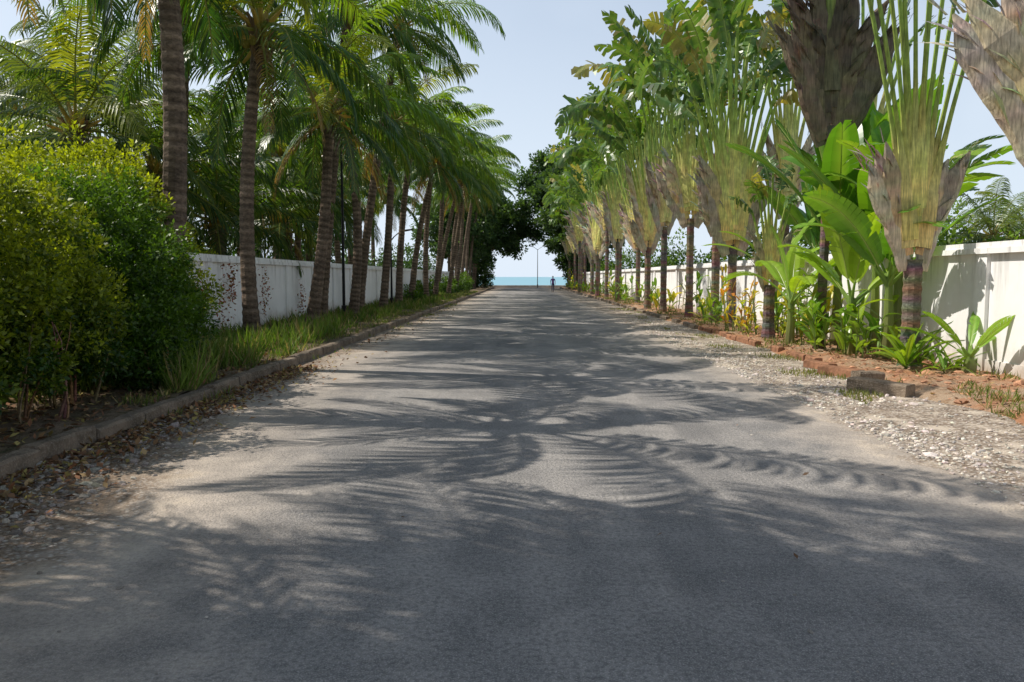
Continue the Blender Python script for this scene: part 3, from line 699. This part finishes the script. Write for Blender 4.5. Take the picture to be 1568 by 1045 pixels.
# ------------------------------------------------------------------ street lamps
def lamp(x, y, H, arm, col, head=(.6,.6,.6), rot=0, double=False, rise=.38):
    g = MB()
    tube(g, [(0,0,0),(0,0,.5),(0,0,.52),(0,0,H*.5),(0,0,H)], [.10,.10,.06,.05,.035], n=10, col=col)
    tube(g, [(0,0,0),(0,0,.03)], [.17,.17], n=8, col=col)
    for s in ((1,-1) if double else (1,)):
        tube(g, [(0,0,H-.1),(s*arm*.35,0,H+rise*.3),(s*arm,0,H+rise)], [.035,.03,.028], n=7, col=head)
        a = Vector((s*arm,0,H+rise)); d = Vector((s,0,.16 if rise > 0 else -.25)).normalized()
        tube(g, [a-d*.05,a+d*.05,a+d*.3,a+d*.62,a+d*.7], [.04,.12,.14,.10,.03], [.03,.045,.055,.04,.02], side=(0,1,0), n=10, col=head)
    return obj('street_lamp', g.mesh('street_lamp', [M_paintmetal]), None, (x,y,0), (0,0,rot))
lamp(-6.85,30.5,9.7,1.6,(.02,.02,.022),(.55,.55,.55),math.pi,rise=-.45)
lamp(-6.9,42,3.6,.5,(.02,.02,.022),(.05,.05,.05))
lamp(2.2,116.4,5.6,.7,(.1,.1,.1),(.2,.2,.2),0,True)

# ------------------------------------------------------------------ person walking (far end of the road)
def person(x, y, rotz):
    J = {'pel':(0,0,.92,.125,.10),'waist':(0,0,1.06,.12,.09),'chest':(0,.01,1.27,.155,.10),'neckb':(0,.01,1.43,.07,.06),'neck':(0,.015,1.48,.05,.05),
         'head':(0,.03,1.56,.075,.085),'head2':(0,.03,1.65,.08,.095),'top':(0,.02,1.71,.05,.06)}
    E = [('pel','waist'),('waist','chest'),('chest','neckb'),('neckb','neck'),('neck','head'),('head','head2'),('head2','top')]
    for s, n_, f in ((1,'r',.16),(-1,'l',-.14)):
        J.update({n_+'sh':(s*.18,.0,1.38,.055,.055), n_+'el':(s*.235,-f*.5,1.12,.042,.042), n_+'wr':(s*.24,-f*.9+.06,.88,.027,.027), n_+'pa':(s*.24,-f*.95+.08,.81,.035,.022),
                  n_+'hip':(s*.09,0,.86,.09,.09), n_+'kn':(s*.095,f+.03,.49,.058,.058), n_+'an':(s*.095,f*1.6-.04,.09,.037,.037), n_+'he':(s*.095,f*1.6-.07,.04,.035,.03), n_+'toe':(s*.10,f*1.6+.13,.03,.03,.022)})
        E += [('chest',n_+'sh'),(n_+'sh',n_+'el'),(n_+'el',n_+'wr'),(n_+'wr',n_+'pa'),('pel',n_+'hip'),(n_+'hip',n_+'kn'),(n_+'kn',n_+'an'),(n_+'an',n_+'he'),(n_+'he',n_+'toe')]
        for k,(dx,ln) in enumerate([(-.024,.065),(-.008,.078),(.008,.072),(.022,.055)]):
            px,py,pz = J[n_+'pa'][:3]; J[n_+'f%d'%k] = (px, py+dx, pz-.03,.009,.009); J[n_+'g%d'%k] = (px-s*.012, py+dx*1.1+.008, pz-.03-ln,.007,.007)
            E += [(n_+'pa',n_+'f%d'%k),(n_+'f%d'%k,n_+'g%d'%k)]
        px,py,pz = J[n_+'wr'][:3]; J[n_+'th'] = (px-s*.01,py+.055,pz-.07,.009,.009); E += [(n_+'wr',n_+'th')]
    names = list(J); me = bpy.data.meshes.new('person'); me.from_pydata([J[k][:3] for k in names], [(names.index(a),names.index(b)) for a,b in E], [])
    o = obj('tmp', me); md = o.modifiers.new('s','SKIN'); sk = me.skin_vertices[0].data
    for i,k in enumerate(names): sk[i].radius = J[k][3:5]; sk[i].use_root = (k == 'pel')
    ss = o.modifiers.new('u','SUBSURF'); ss.levels = 2; ss.render_levels = 2
    dg = bpy.context.evaluated_depsgraph_get(); m2 = bpy.data.meshes.new_from_object(o.evaluated_get(dg)); bpy.data.objects.remove(o)
    m2.name = 'person'; m2.materials.clear(); m2.materials.append(M_cloth)
    ca = m2.color_attributes.new('Col','FLOAT_COLOR','POINT'); skin=(.30,.17,.11)
    for i, v in enumerate(m2.vertices):
        X,Y,Z = v.co
        if Z > 1.60 or (Z > 1.5 and Y < .0): c = (.012,.01,.01)
        elif Z > 1.45: c = skin
        elif abs(X) > .2 and Z < 1.13: c = skin
        elif Z > .90: c = (.16,.08,.24)
        elif Z > .1: c = (.03,.035,.09)
        else: c = (.03,.02,.02)
        ca.data[i].color = (*c,1)
    m2.polygons.foreach_set('use_smooth', [True]*len(m2.polygons))
    return obj('person', m2, None, (x,y,0.0), (0,0,rotz))
person(3.2, 84, math.pi)

# ------------------------------------------------------------------ light, sky, camera
EL = math.radians(49); az = Vector((-.976, .215, 0)).normalized()
tosun = az*math.cos(EL)+Vector((0,0,math.sin(EL)))
ld = bpy.data.lights.new('sun', 'SUN'); ld.energy = 5.0; ld.angle = math.radians(.4); ld.color = (1,.94,.85)
lo = bpy.data.objects.new('sun', ld); COL.objects.link(lo); lo.rotation_euler = tosun.to_track_quat('Z','Y').to_euler(); lo.location = (-20,5,30)
w = bpy.data.worlds.new('World'); scene.world = w; w.use_nodes = True; nt = w.node_tree
bg = nt.nodes['Background']; sky = nt.nodes.new('ShaderNodeTexSky'); sky.sky_type = 'NISHITA'; sky.sun_disc = False
sky.sun_elevation = EL; sky.sun_rotation = math.atan2(az.x, az.y) % (2*math.pi)
sky.air_density = 1.0; sky.dust_density = 1.0; sky.ozone_density = 1.2
tc = nt.nodes.new('ShaderNodeTexCoord').outputs['Generated']
sp = nt.nodes.new('ShaderNodeSeparateXYZ'); nt.links.new(tc, sp.inputs[0])
hz = mrange(nt, sp.outputs[2], 0.0, .62, .95, .10)
lf = mrange(nt, sp.outputs[0], .3, -.6, 0, .2)
cl = noise(nt, 2.2, 4, .6, tc)
cm = mrange(nt, cl, .45, .75, 0, .22)
fac = math_(nt, 'MINIMUM', math_(nt, 'ADD', math_(nt, 'ADD', hz, lf), cm), .95)
cc = mix(nt, fac, sky.outputs[0], (6.3,7.1,8.1,1))
nt.links.new(cc, bg.inputs[0]); bg.inputs[1].default_value = .125
cd = bpy.data.cameras.new('camera'); cd.lens = 28; cd.sensor_width = 36; cd.clip_end = 60000; cd.clip_start = .05
co = bpy.data.objects.new('camera', cd); COL.objects.link(co); co.location = (0,0,1.6)
co.rotation_euler = (math.radians(90-4.6), 0, math.radians(.75)); scene.camera = co
scene.view_settings.view_transform = 'Standard'; scene.view_settings.look = 'None'; scene.view_settings.exposure = 0
